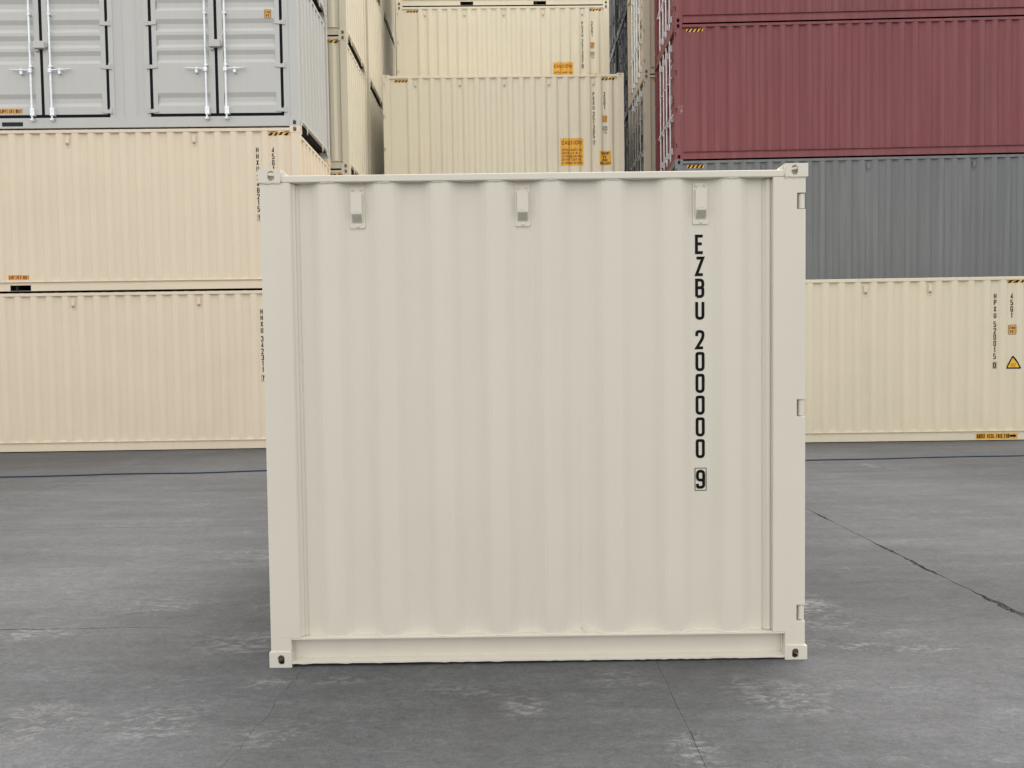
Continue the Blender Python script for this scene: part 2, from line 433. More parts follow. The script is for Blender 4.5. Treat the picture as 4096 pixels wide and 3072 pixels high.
def hinge_fn(s, y):
    def fn(mb):
        mb.prism([(-s * 0.02, -0.032), (s * 0.03, -0.036), (s * 0.13, -0.022), (s * 0.13, 0.014), (s * 0.03, 0.030), (-s * 0.02, 0.030)], y - 0.016, y + 0.004, 'y')
        mb.tube([(-s * 0.03, y - 0.012, -0.045), (-s * 0.03, y - 0.012, 0.055)], 0.022, 8)
        mb.box(-s * 0.075 if s > 0 else 0.03, -0.03 if s > 0 else 0.075, y - 0.012, y + 0.01, -0.045, 0.045)
    return fn
def door_pair(root, key, mat, T, u0, u1, z0, z1, recs, hz, rods, zs, camz, hdl, gb=0.040, y=0.022, handles_on=None, metal='zinc'):
    """two leaves, seal, lock rods, handles and hinges in the frame (u, inward, up) placed by T"""
    c = (u0 + u1) / 2; g = gb
    def seal(mb):
        yy = y + 0.004
        mb.box(u0, u0 + g, yy, yy + 0.05, z0, z1); mb.box(u1 - g, u1, yy, yy + 0.05, z0, z1)
        mb.box(c - g / 2, c + g / 2, yy - 0.001, yy + 0.05, z0 + g, z1 - g)
        mb.box(u0 + g, u1 - g, yy + 0.0005, yy + 0.05, z0, z0 + g); mb.box(u0 + g, u1 - g, yy + 0.0005, yy + 0.05, z1 - g, z1)
    part('door_seal', key + 'seal', seal, 'rubber', root, T)
    for s, (a, b) in ((1, (u0 + g, c - g / 2)), (-1, (c + g / 2, u1 - g))):
        pa, pb = (a + 0.085, b - 0.095) if s == 1 else (a + 0.095, b - 0.085)
        d = part('door', key + 'leaf%d' % s, door_leaf_fn(a, b, z0 + g, z1 - g, recs, pa, pb, y, 0.030), mat, root, T)
        for u in [r for r in rods if a < r < b]:
            part('lock_rod', key + 'rod', rod_fn(z0 - 0.045, z1 + 0.045, y, zs, camz), metal, d, Matrix.Translation((u, 0, 0)))
            sg = -s
            if handles_on is None or u in handles_on:
                part('handle', key + 'hdl%d' % sg, handle_fn(y, sg, 0.36), metal, d, Matrix.Translation((u, 0, hdl)))
        for z in hz:
            part('hinge', key + 'hinge%d' % s, hinge_fn(s, y), mat, d, Matrix.Translation((u0 + 0.012 if s == 1 else u1 - 0.012, 0, z)))

HINGE_Z = (0.30, 1.05, 1.853, 2.655)
def post_fn(H, door, ox, cast, bot=0.118):
    """corner post in the frame of a long side, x from the outer edge inwards; door posts have hinge slots in the outer edge"""
    def fn(mb):
        z0, z1 = bot, H - 0.118; o = 0.004
        def bx(x0, x1, y0, y1, a, b):
            if ox > 0: mb.box(x0, x1, y0, y1, a, b)
            else: mb.box(-x1, -x0, y0, y1, a, b)
        if door:
            zz = z0
            for h in HINGE_Z:
                if h + 0.05 > z1: continue
                bx(o, 0.052, o, 0.040, zz, h - 0.048); zz = h + 0.048
            bx(o, 0.052, o, 0.040, zz, z1)
            bx(0.052, 0.185, o, 0.040, z0, z1); bx(0.03, 0.185, 0.040, 0.120, z0, z1)
            for h in HINGE_Z:
                x = 0.024 * ox; mb.tube([(x, 0.028, h - 0.047), (x, 0.028, h + 0.047)], 0.017, 8)
        else:
            P = [(o, o), (0.150, o), (0.163, 0.016), (0.163, 0.050), (0.06, 0.050), (0.06, 0.12), (o, 0.12)]
            mb.prism([(ox * x, y) for x, y in P], z0, z1, 'z')
    return fn

def container(name, label, anchor, yaw, tilt, level, L, H, mat, side='right', front='wall', left='wall', right='wall',
              pitch=0.280, phase=0.816, vents=(), pockets=(), group=None, cat='shipping container'):
    """a standard box. anchor = ground point of its front corner on `side`; returns (root, wall profile)"""
    rot = Euler((0, -R(tilt), R(yaw)))
    off = rot.to_matrix() @ Vector((-L if side == 'right' else 0, 0, level))
    root = thing(name, label, cat, Vector((anchor[0], anchor[1], 0)) + off, rot, group)
    W = W40; k = '%s%.2f%.2f' % (mat, L, H); kk = '%.2f%.2f' % (L, H)
    # corner fittings
    for sx in (-1, 1):
        for sy in (-1, 1):
            for sz in (-1, 1):
                part('corner_casting', 'cast%d%d%d' % (sx, sy, sz), casting_fn(0.178, 0.162, 0.118, 0.062, 0.090, 0.028, sx, sy, sz, 0.089), mat, root,
                     Matrix.Translation((L if sx > 0 else 0, W if sy > 0 else 0, H if sz > 0 else 0)), bevel=0.010, seg=2)
    # posts: front pair and back pair
    for T, lf, rt in ((FRONT(L), left, right), (BACK(L), right, left)):
        part('corner_post', 'post%.2f%d1' % (H, lf == 'doors'), post_fn(H, lf == 'doors', 1, 0), mat, root, T)
        part('corner_post', 'post%.2f%d-1' % (H, rt == 'doors'), post_fn(H, rt == 'doors', -1, 0), mat, root, T @ Matrix.Translation((L, 0, 0)))
    # long sides
    wl = 0.185 if left == 'doors' else 0.163; wr = L - (0.185 if right == 'doors' else 0.163)
    prof = Prof(wl, wr, 0.008, 0.048, pitch, phase, hw=0.042, sl=0.052)
    def wall(p):
        def fn(mb): mb.sheet([[(x, y, z) for x, y in p.P] for z in (0.173, H - 0.080)])
        return fn
    part('side_wall', 'back%s%s%s' % (kk, left, right), wall(Prof(L - wr, L - wl, 0.008, 0.048, pitch, phase)), mat, root, BACK(L))
    if front == 'wall':
        part('side_wall', 'wall%s%s%s%.3f' % (kk, left, right, phase), wall(prof), mat, root)
    def toprail(mb): mb.box(0.178, L - 0.178, 0.004, 0.064, H - 0.087, H - 0.030)
    part('top_rail', 'trail' + kk, toprail, mat, root, bevel=0.004); part('top_rail', 'trail' + kk, toprail, mat, root, BACK(L), bevel=0.004)
    def botrail(px):
        def fn(mb):
            P = [(0.002, 0.176), (0.002, 0.168), (0.034, 0.166), (0.034, 0.131), (0.020, 0.127), (0.020, 0.012), (0.028, 0.012), (0.028, 0.120), (0.054, 0.125), (0.054, 0.176)]
            xs = [0.178] + [x for p in sorted(px) for x in p] + [L - 0.178]
            for a, b in zip(xs[::2], xs[1::2]): mb.prism(P, a, b, 'x')
            for a, b in zip(xs[1:-1:2], xs[2:-1:2]):                         # over and round a forklift pocket
                mb.prism([(0.002, 0.176), (0.002, 0.168), (0.034, 0.166), (0.034, 0.131), (0.020, 0.127), (0.020, 0.116), (0.028, 0.116), (0.028, 0.120), (0.054, 0.125), (0.054, 0.176)], a, b, 'x')
                mb.box(a, b, 0.020, 0.028, 0.012, 0.016)
        return fn
    if front == 'wall': part('bottom_rail', 'brail%s%s' % (kk, pockets), botrail(pockets), mat, root)
    part('bottom_rail', 'brail%s()' % kk, botrail(()), mat, root, BACK(L))
    for a, b in pockets:
        def pock(mb, a=a, b=b):
            mb.face([(a, 0.03, 0.012), (b, 0.03, 0.012), (b, 0.6, 0.012), (a, 0.6, 0.012)]); mb.face([(a, 0.03, 0.115), (b, 0.03, 0.115), (b, 0.6, 0.115), (a, 0.6, 0.115)])
            for x in (a, b): mb.face([(x, 0.03, 0.012), (x, 0.6, 0.012), (x, 0.6, 0.115), (x, 0.03, 0.115)])
            mb.face([(a, 0.6, 0.012), (b, 0.6, 0.012), (b, 0.6, 0.115), (a, 0.6, 0.115)])
        part('forklift_pocket', 'pock%s%.3f' % (kk, a), pock, 'under', root)
    # roof and underside
    def roof(mb):
        xs = []; x = 0.30
        rows = [[], []]
        n = int((L - 0.6) / 0.0525)
        for q in range(n + 1):
            z = H - 0.037 + (0.016 if (q % 4) in (1, 2) else 0.0); x = 0.30 + q * (L - 0.6) / n
            rows[0].append((x, 0.030, z)); rows[1].append((x, W - 0.030, z))
        mb.sheet(rows)
        for e, kind in ((0, left), (1, right)):
            X_ = (lambda q: L - q) if e else (lambda q: q)
            if kind == 'doors': mb.box(min(X_(0.11), X_(0.30)), max(X_(0.11), X_(0.30)), 0.17, W - 0.17, H - 0.046, H - 0.037)
            else: mb.sheet([[(X_(0.30), y, H - 0.037), (X_(0.062), y, H - 0.142)] for y in (0.17, W - 0.17)])
    part('roof', 'roof' + kk + left + right, roof, mat, root)
    def under(mb):
        mb.box(0.10, L - 0.10, 0.058, W - 0.058, 0.150, 0.165)
        x = 0.30
        while x < L - 0.30: mb.box(x, x + 0.045, 0.058, W - 0.058, 0.028, 0.150); x += 0.305
    part('underframe', 'under' + kk, under, 'under', root)
    # ends
    for T, kind in ((LEFT(L), left), (RIGHT(L), right)):
        if kind == 'wall':
            ep = Prof(0.12, W - 0.12, 0.012, 0.058, 0.250, 0.12 + 0.145, hw=0.055, sl=0.018)
            def ew(mb): mb.sheet([[(x, y, z) for x, y in ep.P] for z in (0.165, H - 0.145)])
            part('end_wall', 'end' + kk, ew, mat, root, T)
            def hd(mb): mb.box(0.162, W - 0.162, 0.010, 0.066, H - 0.190, H - 0.140)
            part('end_header', 'hd' + kk, hd, mat, root, T)
            def sl(mb):
                mb.box(0.162, W - 0.162, 0.008, 0.066, 0.142, 0.192)
                for u in (0.62, W - 0.62): mb.prism([(u - 0.06, 0.142), (u + 0.06, 0.142), (u + 0.012, 0.012), (u - 0.012, 0.012)], 0.01, 0.02, 'y')
                for u, s in ((0.162, 1), (W - 0.162, -1)): mb.prism([(u, 0.142), (u + s * 0.16, 0.142), (u, 0.02)], 0.012, 0.02, 'y')
            part('end_sill', 'sl' + kk, sl, mat, root, T)
        else:
            def hd(mb): mb.box(0.162, W - 0.162, 0.012, 0.13, H - 0.118, H - 0.012)
            part('door_header', 'dhd' + kk, hd, mat, root, T)
            def sl(mb): mb.box(0.162, W - 0.162, 0.030, 0.13, 0.012, 0.150)
            part('door_sill', 'dsl' + kk, sl, mat, root, T)
            zz = [(0.28 + 0.47 * q, 0.28 + 0.47 * q + 0.30) for q in range(5)]
            door_pair(root, 'end%.2f' % H, mat, T, 0.115, W - 0.115, 0.158, H - 0.125, zz, HINGE_Z, (W / 2 - 0.59, W / 2 - 0.18, W / 2 + 0.18, W / 2 + 0.59),
                      (1.08, 1.95), (0.33, H - 0.31), 1.0, gb=0.03, y=0.074, metal='shadezinc' if mat == 'olive' else 'zinc')
    for x in vents: add_vent(root, mat, x, 0.048, H - 0.224)
    return root, prof
def print_part(root, name, polys, prof, off, mat, parent=None):
    return part(name, None, lambda mb: wrap(mb, polys, prof, off), mat, parent or root, merge=False, normals=False)
def number(root, prof, x, top, txt, check, mat='ink'):
    print_part(root, 'owner_code', column(txt[:4], x, top), prof, 0.0022, mat)
    print_part(root, 'serial_number', column(txt[5:], x, top - 0.491), prof, 0.0022, mat)
    zt = top - 1.200
    p = frame(x - 0.031, x + 0.031, zt - 0.119, zt, 0.004) + glyph(check, x - 0.023, zt - 0.1095, 0.046, 0.100, 0.0165)
    print_part(root, 'check_digit', p, prof, 0.0022, mat)
def size_code(root, prof, x, top, txt, mat='ink'): print_part(root, 'size_code', column(txt, x, top), prof, 0.0022, mat)
def hazard(root, prof, x0, x1, z0, z1, lean=1):
    b = print_part(root, 'hazard_stripe', [rect(x0, x1, z0, z1)], prof, 0.002, 'yellow')
    n = 4; p = (x1 - x0) / n; s = 0.045 * lean; polys = []
    for q in range(n):
        a = x0 + q * p + 0.006
        pl = [Vector((a, z0)), Vector((a + p * 0.48, z0)), Vector((a + p * 0.48 + s, z1)), Vector((a + s, z1))]
        polys.append([Vector((min(max(v.x, x0), x1), v.y)) for v in pl])
    part('black_bar', None, lambda mb: wrap(mb, polys, prof, 0.0035), 'ink', b, merge=False, normals=False)
def height_mark(root, prof, x0, x1, z0, z1, off=0.0022):
    w, h = x1 - x0, z1 - z0
    o = print_part(root, 'height_sticker', [roundrect(x0, x1, z0, z1, 0.014)], prof, off, 'brown')
    part('sticker_face', None, lambda mb: wrap(mb, [roundrect(x0 + 0.007, x1 - 0.007, z0 + 0.007, z1 - 0.007, 0.010)], prof, off + 0.001), 'amber', o, merge=False, normals=False)
    for t in (line('2.9m', x0 + w * 0.14, z0 + h * 0.57, h * 0.28, 0.03, 0.0075, 0.25, w * 0.72), line("9'6\"", x0 + w * 0.2, z0 + h * 0.16, h * 0.28, 0.03, 0.0075, 0.25, w * 0.6)):
        part('text_line', None, lambda mb: wrap(mb, t, prof, off + 0.002), 'brown', o, merge=False, normals=False)
def sticker(root, name, prof, x0, x1, z0, z1, lines, film='yellow', ink='rust', off=0.0022):
    """lines: (text, x, baseline, height, stroke, width)"""
    o = print_part(root, name, [rect(x0, x1, z0, z1)], prof, off, film)
    for (txt, x, z, h, t, w) in lines:
        part('text_line', None, lambda mb: wrap(mb, line(txt, x, z, h, 0.05, t, 0.32, w), prof, off + 0.0015), ink, o, merge=False, normals=False)
    return o

# ------------------------------------------------------------------ ground: one sheet with real joints and cracks cut into it
def wander(pts, step, amp, seed):
    rnd = random.Random(seed); out = []
    for a, b in zip(pts, pts[1:]):
        a, b = Vector(a), Vector(b); n = max(1, int((b - a).length / step)); d = (b - a).normalized(); nn = Vector((-d.y, d.x))
        for k in range(n): out.append(a.lerp(b, k / n) + nn * rnd.uniform(-amp, amp))
    out.append(Vector(pts[-1])); return out
CR = []
def crack(pts, hw, step=0.09, amp=0.006, spalls=(), seed=1):
    c = wander(pts, step, amp, seed); rnd = random.Random(seed + 50); ring_l, ring_r = [], []
    for k, p in enumerate(c):
        d = (c[min(k + 1, len(c) - 1)] - c[max(k - 1, 0)]).normalized(); nn = Vector((-d.y, d.x))
        w = hw * rnd.uniform(0.6, 1.3); wr = w
        for (cx, cy, rad, ww) in spalls:
            dd = (p - Vector((cx, cy))).length
            if dd < rad: f = (1 - (dd / rad) ** 2); w += ww * f * rnd.uniform(0.5, 1.2); wr += ww * f * rnd.uniform(0.2, 0.9)
        if k in (0, len(c) - 1): w = wr = hw * 0.3
        ring_l.append(p + nn * w); ring_r.append(p - nn * wr)
    CR.append((ring_l, c, ring_r))
crack([(3.074, 1.5), (3.08, 4.5), (3.05, 5.1), (3.035, 5.8), (3.022, 6.9), (3.01, 7.75), (3.0, 13.0)], 0.0042, 0.05, 0.007,
      [(3.02, 7.36, 0.22, 0.016), (3.03, 6.12, 0.20, 0.020), (3.035, 5.60, 0.26, 0.020), (3.075, 4.62, 0.34, 0.034)], 3)
crack([(0.735, 1.6), (0.738, 3.3), (0.735, 4.2), (0.73, 13.0)], 0.0010, 0.08, 0.003, [(0.745, 3.13, 0.05, 0.0012)], 4)
crack([(-1.22, 2.5), (-1.16, 3.08), (-1.157, 3.23), (-1.137, 3.41), (-1.14, 3.6), (-1.12, 3.77), (-1.13, 4.3), (-1.12, 13.0)], 0.0009, 0.05, 0.010, (), 5)
crack([(-9.0, 7.27), (-5.0, 7.305), (-2.43, 7.347), (-1.4, 7.36)], 0.0032, 0.12, 0.006, (), 6)
crack([(-7.5, 4.56), (-3.1, 4.544), (-2.3, 4.542), (-2.05, 4.53)], 0.0035, 0.10, 0.008, [(-3.1, 4.545, 0.25, 0.008)], 8)
crack([(-6.05, 7.9), (-6.02, 9.0), (-5.9, 12.3), (-5.88, 13.3)], 0.004, 0.15, 0.006, (), 9)
crack([(3.6, 8.9), (5.2, 8.95), (9.0, 9.0)], 0.003, 0.15, 0.008, (), 10)
vs2 = [Vector(p) for p in ((-90, -60), (90, -60), (90, 110), (-90, 110))]; faces = [[0, 1, 2, 3]]
for rl, c, rr in CR:
    ring = rl + rr[::-1]
    if sum(a.x * b.y - b.x * a.y for a, b in zip(ring, ring[1:] + ring[:1])) < 0: ring = ring[::-1]      # counter-clockwise
    i = len(vs2); vs2 += ring; faces.append(list(range(i, i + len(ring))))
ov, oe, of, _, _, orig = delaunay_2d_cdt(vs2, [], faces, 1, 1e-6)
gv = [(v.x, v.y, 0.0) for v in ov]; gf = [tuple(f) for f, o in zip(of, orig) if not any(k > 0 for k in o)]
for rl, c, rr in CR:
    i = len(gv); n = len(c); rnd = random.Random(n)
    gv += [(p.x, p.y, 0) for p in rl] + [(p.x, p.y, -0.028 - 0.8 * (a - b).length * rnd.uniform(0.2, 0.9)) for p, a, b in zip(c, rl, rr)] + [(p.x, p.y, 0) for p in rr]
    for k in range(n - 1):
        gf.append((i + k, i + k + 1, i + n + k + 1, i + n + k)); gf.append((i + n + k, i + n + k + 1, i + 2 * n + k + 1, i + 2 * n + k))
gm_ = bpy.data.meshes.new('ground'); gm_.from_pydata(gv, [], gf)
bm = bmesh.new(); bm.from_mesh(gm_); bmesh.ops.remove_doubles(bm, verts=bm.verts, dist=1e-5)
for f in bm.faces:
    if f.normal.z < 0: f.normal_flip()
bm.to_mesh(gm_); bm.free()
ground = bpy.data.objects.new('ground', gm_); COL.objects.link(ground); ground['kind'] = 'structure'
def ground_mat():
    m, t, b = new_mat('worn_dark_concrete'); L = t.links.new
    gp = N(t, 'ShaderNodeNewGeometry'); P = gp.outputs['Position']
    def noise(sc, det=6.0, rough=0.6, vec=None, dist=0.0):
        n = N(t, 'ShaderNodeTexNoise', i_Scale=sc, i_Detail=det, i_Roughness=rough, i_Distortion=dist); L(vec or P, n.inputs['Vector']); return n.outputs['Fac']
    def rng(s, a, b_, c, d):
        n = N(t, 'ShaderNodeMapRange', n_1=a, n_2=b_, n_3=c, n_4=d); L(s, n.inputs[0]); return n.outputs[0]
    def math_(op, a, b_=None, c=None):
        n = N(t, 'ShaderNodeMath', operation=op)
        for k, s in enumerate((a, b_, c)):
            if s is None: continue
            if isinstance(s, (int, float)): n.inputs[k].default_value = s
            else: L(s, n.inputs[k])
        return n.outputs[0]
    big = noise(0.35, 4, 0.55); mid = noise(1.7, 7, 0.62, dist=0.4); fine = noise(9.0, 8, 0.7); grain = noise(95.0, 3, 0.7)
    mp = N(t, 'ShaderNodeMapping'); mp.inputs['Scale'].default_value = (1.1, 5.2, 1); mp.inputs['Rotation'].default_value = (0, 0, R(9)); L(P, mp.inputs['Vector'])
    swirl = noise(1.0, 7, 0.66, mp.outputs[0], 0.8)
    mp2 = N(t, 'ShaderNodeMapping'); mp2.inputs['Scale'].default_value = (0.22, 3.1, 1); mp2.inputs['Rotation'].default_value = (0, 0, R(-4)); L(P, mp2.inputs['Vector'])
    tyre = noise(1.0, 3, 0.5, mp2.outputs[0])
    mp3 = N(t, 'ShaderNodeMapping'); mp3.inputs['Scale'].default_value = (11.0, 26.0, 1); mp3.inputs['Rotation'].default_value = (0, 0, R(14)); L(P, mp3.inputs['Vector'])
    hair = noise(1.0, 8, 0.74, mp3.outputs[0], 1.2)
    v = math_('MULTIPLY', rng(big, 0.3, 0.7, 0.80, 1.22), rng(mid, 0.3, 0.7, 0.90, 1.12))
    v = math_('MULTIPLY', v, rng(fine, 0.25, 0.75, 0.88, 1.12)); v = math_('MULTIPLY', v, rng(noise(38.0, 5, 0.75), 0.25, 0.75, 0.78, 1.22)); v = math_('MULTIPLY', v, rng(grain, 0.2, 0.8, 0.72, 1.28))
    v = math_('MULTIPLY', v, rng(hair, 0.3, 0.7, 0.80, 1.22)); v = math_('MULTIPLY', v, rng(swirl, 0.3, 0.7, 0.90, 1.11)); v = math_('MULTIPLY', v, rng(tyre, 0.35, 0.65, 0.92, 1.07))
    # scuffs: general chalky rubbing, plus the distinct patches of this yard
    gate = rng(mid, 0.52, 0.66, 0.0, 1.0); sc = math_('MULTIPLY', gate, rng(math_('MULTIPLY_ADD', hair, 0.6, math_('MULTIPLY', swirl, 0.4)), 0.53, 0.60, 0.0, 0.25))
    sx = N(t, 'ShaderNodeSeparateXYZ'); L(P, sx.inputs[0])
    fib = rng(math_('MULTIPLY_ADD', hair, 0.75, math_('MULTIPLY', swirl, 0.25)), 0.49, 0.58, 0.0, 1.0)
    for cx, cy, rx, ry, amt in ((1.94, 4.08, 0.20, 0.055, 0.9), (2.15, 4.04, 0.22, 0.05, 0.9), (1.60, 4.13, 0.25, 0.06, 0.5), (1.27, 3.48, 0.20, 0.16, 0.55), (1.09, 3.62, 0.12, 0.1, 0.35),
                                (0.03, 3.43, 0.11, 0.12, 0.55), (-0.25, 3.6, 0.25, 0.07, 0.25), (-2.36, 4.97, 0.30, 0.20, 0.5), (-1.53, 4.93, 0.24, 0.20, 0.5), (-1.62, 3.33, 0.22, 0.16, 0.7), (-2.18, 3.35, 0.22, 0.2, 0.6),
                                (-1.5, 4.27, 0.3, 0.16, 0.6), (1.85, 4.72, 0.18, 0.3, 0.7), (1.75, 4.45, 0.3, 0.12, 0.6), (-2.9, 4.45, 0.25, 0.1, 0.7), (-1.9, 6.2, 0.6, 0.3, 0.4), (5.0, 10.6, 0.12, 0.2, 1.0), (-1.25, 3.72, 0.12, 0.05, 0.6),
                                (-0.9, 3.75, 0.3, 0.05, 0.35), (0.72, 3.0, 0.10, 0.2, 0.5), (0.5, 3.7, 0.16, 0.12, 0.4), (-1.05, 3.2, 0.2, 0.12, 0.3)):
        x_ = math_('MULTIPLY_ADD', sc, 1e-7, sx.outputs[0])       # chained, so that the shader evaluates one patch after the other
        dx = math_('DIVIDE', math_('SUBTRACT', x_, cx), rx); dy = math_('DIVIDE', math_('SUBTRACT', sx.outputs[1], cy), ry)
        d = math_('ADD', math_('MULTIPLY', dx, dx), math_('MULTIPLY', dy, dy))
        sc = math_('MAXIMUM', sc, math_('MULTIPLY', math_('MULTIPLY', rng(d, 0.15, 1.6, 1.0, 0.0), fib), amt * 0.8))
    for cx, cy, rx, ry, amt in ((-2.9, 4.4, 1.7, 1.9, 0.38), (2.55, 3.5, 1.05, 1.3, 0.30), (-1.9, 2.9, 0.9, 0.5, 0.2), (-5.0, 7.0, 3.0, 2.5, 0.18), (5.0, 6.5, 2.2, 3.0, 0.16)):      # broad paler stretches at left and right, edges broken by noise
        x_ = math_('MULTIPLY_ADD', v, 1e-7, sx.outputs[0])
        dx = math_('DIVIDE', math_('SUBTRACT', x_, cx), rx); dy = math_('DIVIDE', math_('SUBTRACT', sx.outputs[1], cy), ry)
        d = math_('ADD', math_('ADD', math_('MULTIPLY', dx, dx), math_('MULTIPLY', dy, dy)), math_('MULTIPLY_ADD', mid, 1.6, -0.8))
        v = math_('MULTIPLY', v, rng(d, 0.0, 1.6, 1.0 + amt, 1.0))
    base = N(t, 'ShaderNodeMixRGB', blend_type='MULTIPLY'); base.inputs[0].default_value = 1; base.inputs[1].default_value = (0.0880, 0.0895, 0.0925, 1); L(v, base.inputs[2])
    mx = N(t, 'ShaderNodeMixRGB'); mx.inputs[2].default_value = (0.31, 0.31, 0.305, 1); L(math_('MINIMUM', sc, 0.85), mx.inputs[0]); L(base.outputs[0], mx.inputs[1])
    L(mx.outputs[0], b.inputs['Base Color'])
    L(rng(mid, 0.3, 0.7, 0.55, 0.85), b.inputs['Roughness']); b.inputs['Specular IOR Level'].default_value = 0.35
    h = math_('ADD', math_('MULTIPLY', fine, 0.004), math_('ADD', math_('MULTIPLY', grain, 0.0022), math_('MULTIPLY', hair, 0.004)))
    bp = N(t, 'ShaderNodeBump', i_Strength=0.55, i_Distance=1.0); L(h, bp.inputs['Height']); L(bp.outputs[0], b.inputs['Normal'])
    return m
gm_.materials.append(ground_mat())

# ------------------------------------------------------------------ container stacks
HC = 2.896; L40 = 12.192; L20 = 6.058
def lv(n): return (n - 1) * HC
# left front stack
A = dict(anchor=(-3.735, 13.693), yaw=0.7214, tilt=-0.0561, L=L40, H=HC, side='right', phase=L40 - 1.896, pitch=0.2814)
GA = 'containers stacked at the left front'
VA = [L40 - 1.896 - q * 2.2512 for q in range(5)]
r, p = container('shipping_container', 'tan container on the ground at left, number HHXU 342311', level=lv(1), mat='tan', vents=VA, group=GA, **A)
number(r, p, L40 - 0.780, 2.536, 'HHXU 342311', '7', 'brown')
size_code(r, p, L40 - 0.497, 2.536, '45G1', 'brown'); hazard(r, p, L40 - 0.578, L40 - 0.20, 2.735, 2.789)
fp = [(L40 - 5.255, L40 - 4.885), (L40 - 7.31, L40 - 6.94)]
r, p = container('shipping_container', 'tan container HHXU 348215, second in the left stack, under the grey one with doors', level=lv(2), mat='tan', vents=VA, pockets=tuple(fp), group=GA, **A)
number(r, p, L40 - 0.780, 2.534, 'HHXU 348215', '1', 'brown'); size_code(r, p, L40 - 0.497, 2.530, '45G1', 'brown')
hazard(r, p, L40 - 0.578, L40 - 0.200, 2.735, 2.789)
sticker(r, 'lift_sticker', p, L40 - 5.30, L40 - 4.92, 0.215, 0.300, [('EMPTY LIFT ONLY', L40 - 5.285, 0.224, 0.068, 0.011, 0.35)], 'amber', 'rust')
# side-door container on top
r, p = container('shipping_container', 'light grey container with pairs of side doors and lock rods, over the left tan ones', level=lv(3), mat='grey', front='doors', group=GA, **A)
X = lambda a: L40 + a
def sd_front(mb):
    z0, z1 = 0.183, HC - 0.16
    mb.box(0.178, L40 - 0.178, 0.012, 0.06, 0.004, z0); mb.box(0.163, L40 - 0.163, 0.0125, 0.06, z1, HC - 0.087)
    mb.box(0.163, 0.178, 0.014, 0.06, 0.118, z0)
    mb.box(L40 - 0.178, L40 - 0.163, 0.014, 0.06, 0.118, z0)
    edges = []
    for q in range(4): edges.append((X(-0.292 + 0.0225 - 3.09 * q) - 0, X(-2.621 - 0.0225 - 3.09 * q)))
    mb.box(edges[0][0], L40 - 0.163, 0.0135, 0.06, z0, z1)
    for (r0, l0), (r1, l1) in zip(edges, edges[1:]):
        a, b = r1, l0
        mb.box(a, a + 0.085, 0.0135, 0.06, z0, z1); mb.box(b - 0.085, b, 0.0135, 0.06, z0, z1)
        P = [(a + 0.085, 0.030), (a + 0.13, 0.052), (a + 0.22, 0.052), (a + 0.27, 0.026), (b - 0.27, 0.026), (b - 0.22, 0.052), (b - 0.13, 0.052), (b - 0.085, 0.030)]
        mb.sheet([[(x, y, z) for x, y in P] for z in (z0, z1)])
    mb.box(0.163, edges[3][1], 0.0135, 0.06, z0, z1)
part('door_frame', None, sd_front, 'grey', r)
recs = [(0.377, 0.604), (1.131, 1.350), (1.402, 1.622), (1.678, 1.899), (2.045, 2.265), (2.36, 2.58)]
for q in range(4):
    d0 = X(-2.621 - 0.0225 - 3.09 * q); d1 = X(-0.292 + 0.0225 - 3.09 * q); c = (d0 + d1) / 2
    door_pair(r, 'side%d' % q, 'grey', I4, d0, d1, 0.186, HC - 0.163, recs, (0.288, 1.068, 1.829, 2.60), (c - 0.176, c + 0.174), (1.075, 1.982), (0.275, HC - 0.26), 0.995, gb=0.054, y=0.018)
    def lockbox(mb, c=c):
        mb.box(c - 0.098, c + 0.096, -0.062, 0.016, 1.385, 1.508); mb.box(c - 0.09, c - 0.03, -0.02, 0.016, 1.345, 1.385)
        mb.box(c + 0.096, c + 0.125, -0.03, 0.016, 1.41, 1.49)
    part('lock_box', None, lockbox, 'grey', r, bevel=0.004)
    if q == 1:
        sticker(r, 'lift_sticker', Flat(0.018), X(-5.32), X(-4.915), 0.262, 0.352, [('EMPTY LIFT ONLY', X(-5.305), 0.274, 0.066, 0.0105, 0.375)], 'amber', 'brown', 0.003)
def pk(mb): mb.box(X(-5.282), X(-4.912), 0.0095, 0.014, 0.040, 0.113)
for q, xx in enumerate((0.0, -2.1)):
    part('forklift_pocket', 'pkA3', pk, 'under', r, Matrix.Translation((xx, 0, 0)))
height_mark(r, Flat(0.018), X(-0.581), X(-0.463), 1.900, 2.050, 0.003)
r, p = container('shipping_container', 'light grey container topmost in the left stack, only the foot of its end in view', level=lv(4), mat='grey', group=GA, **A)

# left rows further back: only their right ends show
GB = 'cream containers in the rows at left behind the grey one'
for (ax, ay, top, row, mt, k) in ((-3.5005, 16.811, 4, 'first row behind the grey door box', 'cream', 0), (-3.524, 19.591, 5, 'second row behind the grey door box', 'cream', 1), (-3.547, 22.203, 5, 'third row behind the grey door box', 'cream', 2), (-3.56, 24.86, 5, 'farthest row at left', 'cream', 3)):
    for n in range(1, top + 1):
        w = {1: 'at ground level', 2: 'second from the ground', 3: 'third from the ground', 4: 'fourth from the ground', 5: 'fifth from the ground'}[n]
        r, p = container('shipping_container', 'cream container %s, %s' % (w, row), (ax, ay), 0.4908, 0.005, lv(n), L40, HC, mt, side='right', phase=L40 - 1.896, pitch=0.2814, group=GB)
        if k == 0: hazard(r, p, L40 - 0.578, L40 - 0.20, 2.735, 2.789)

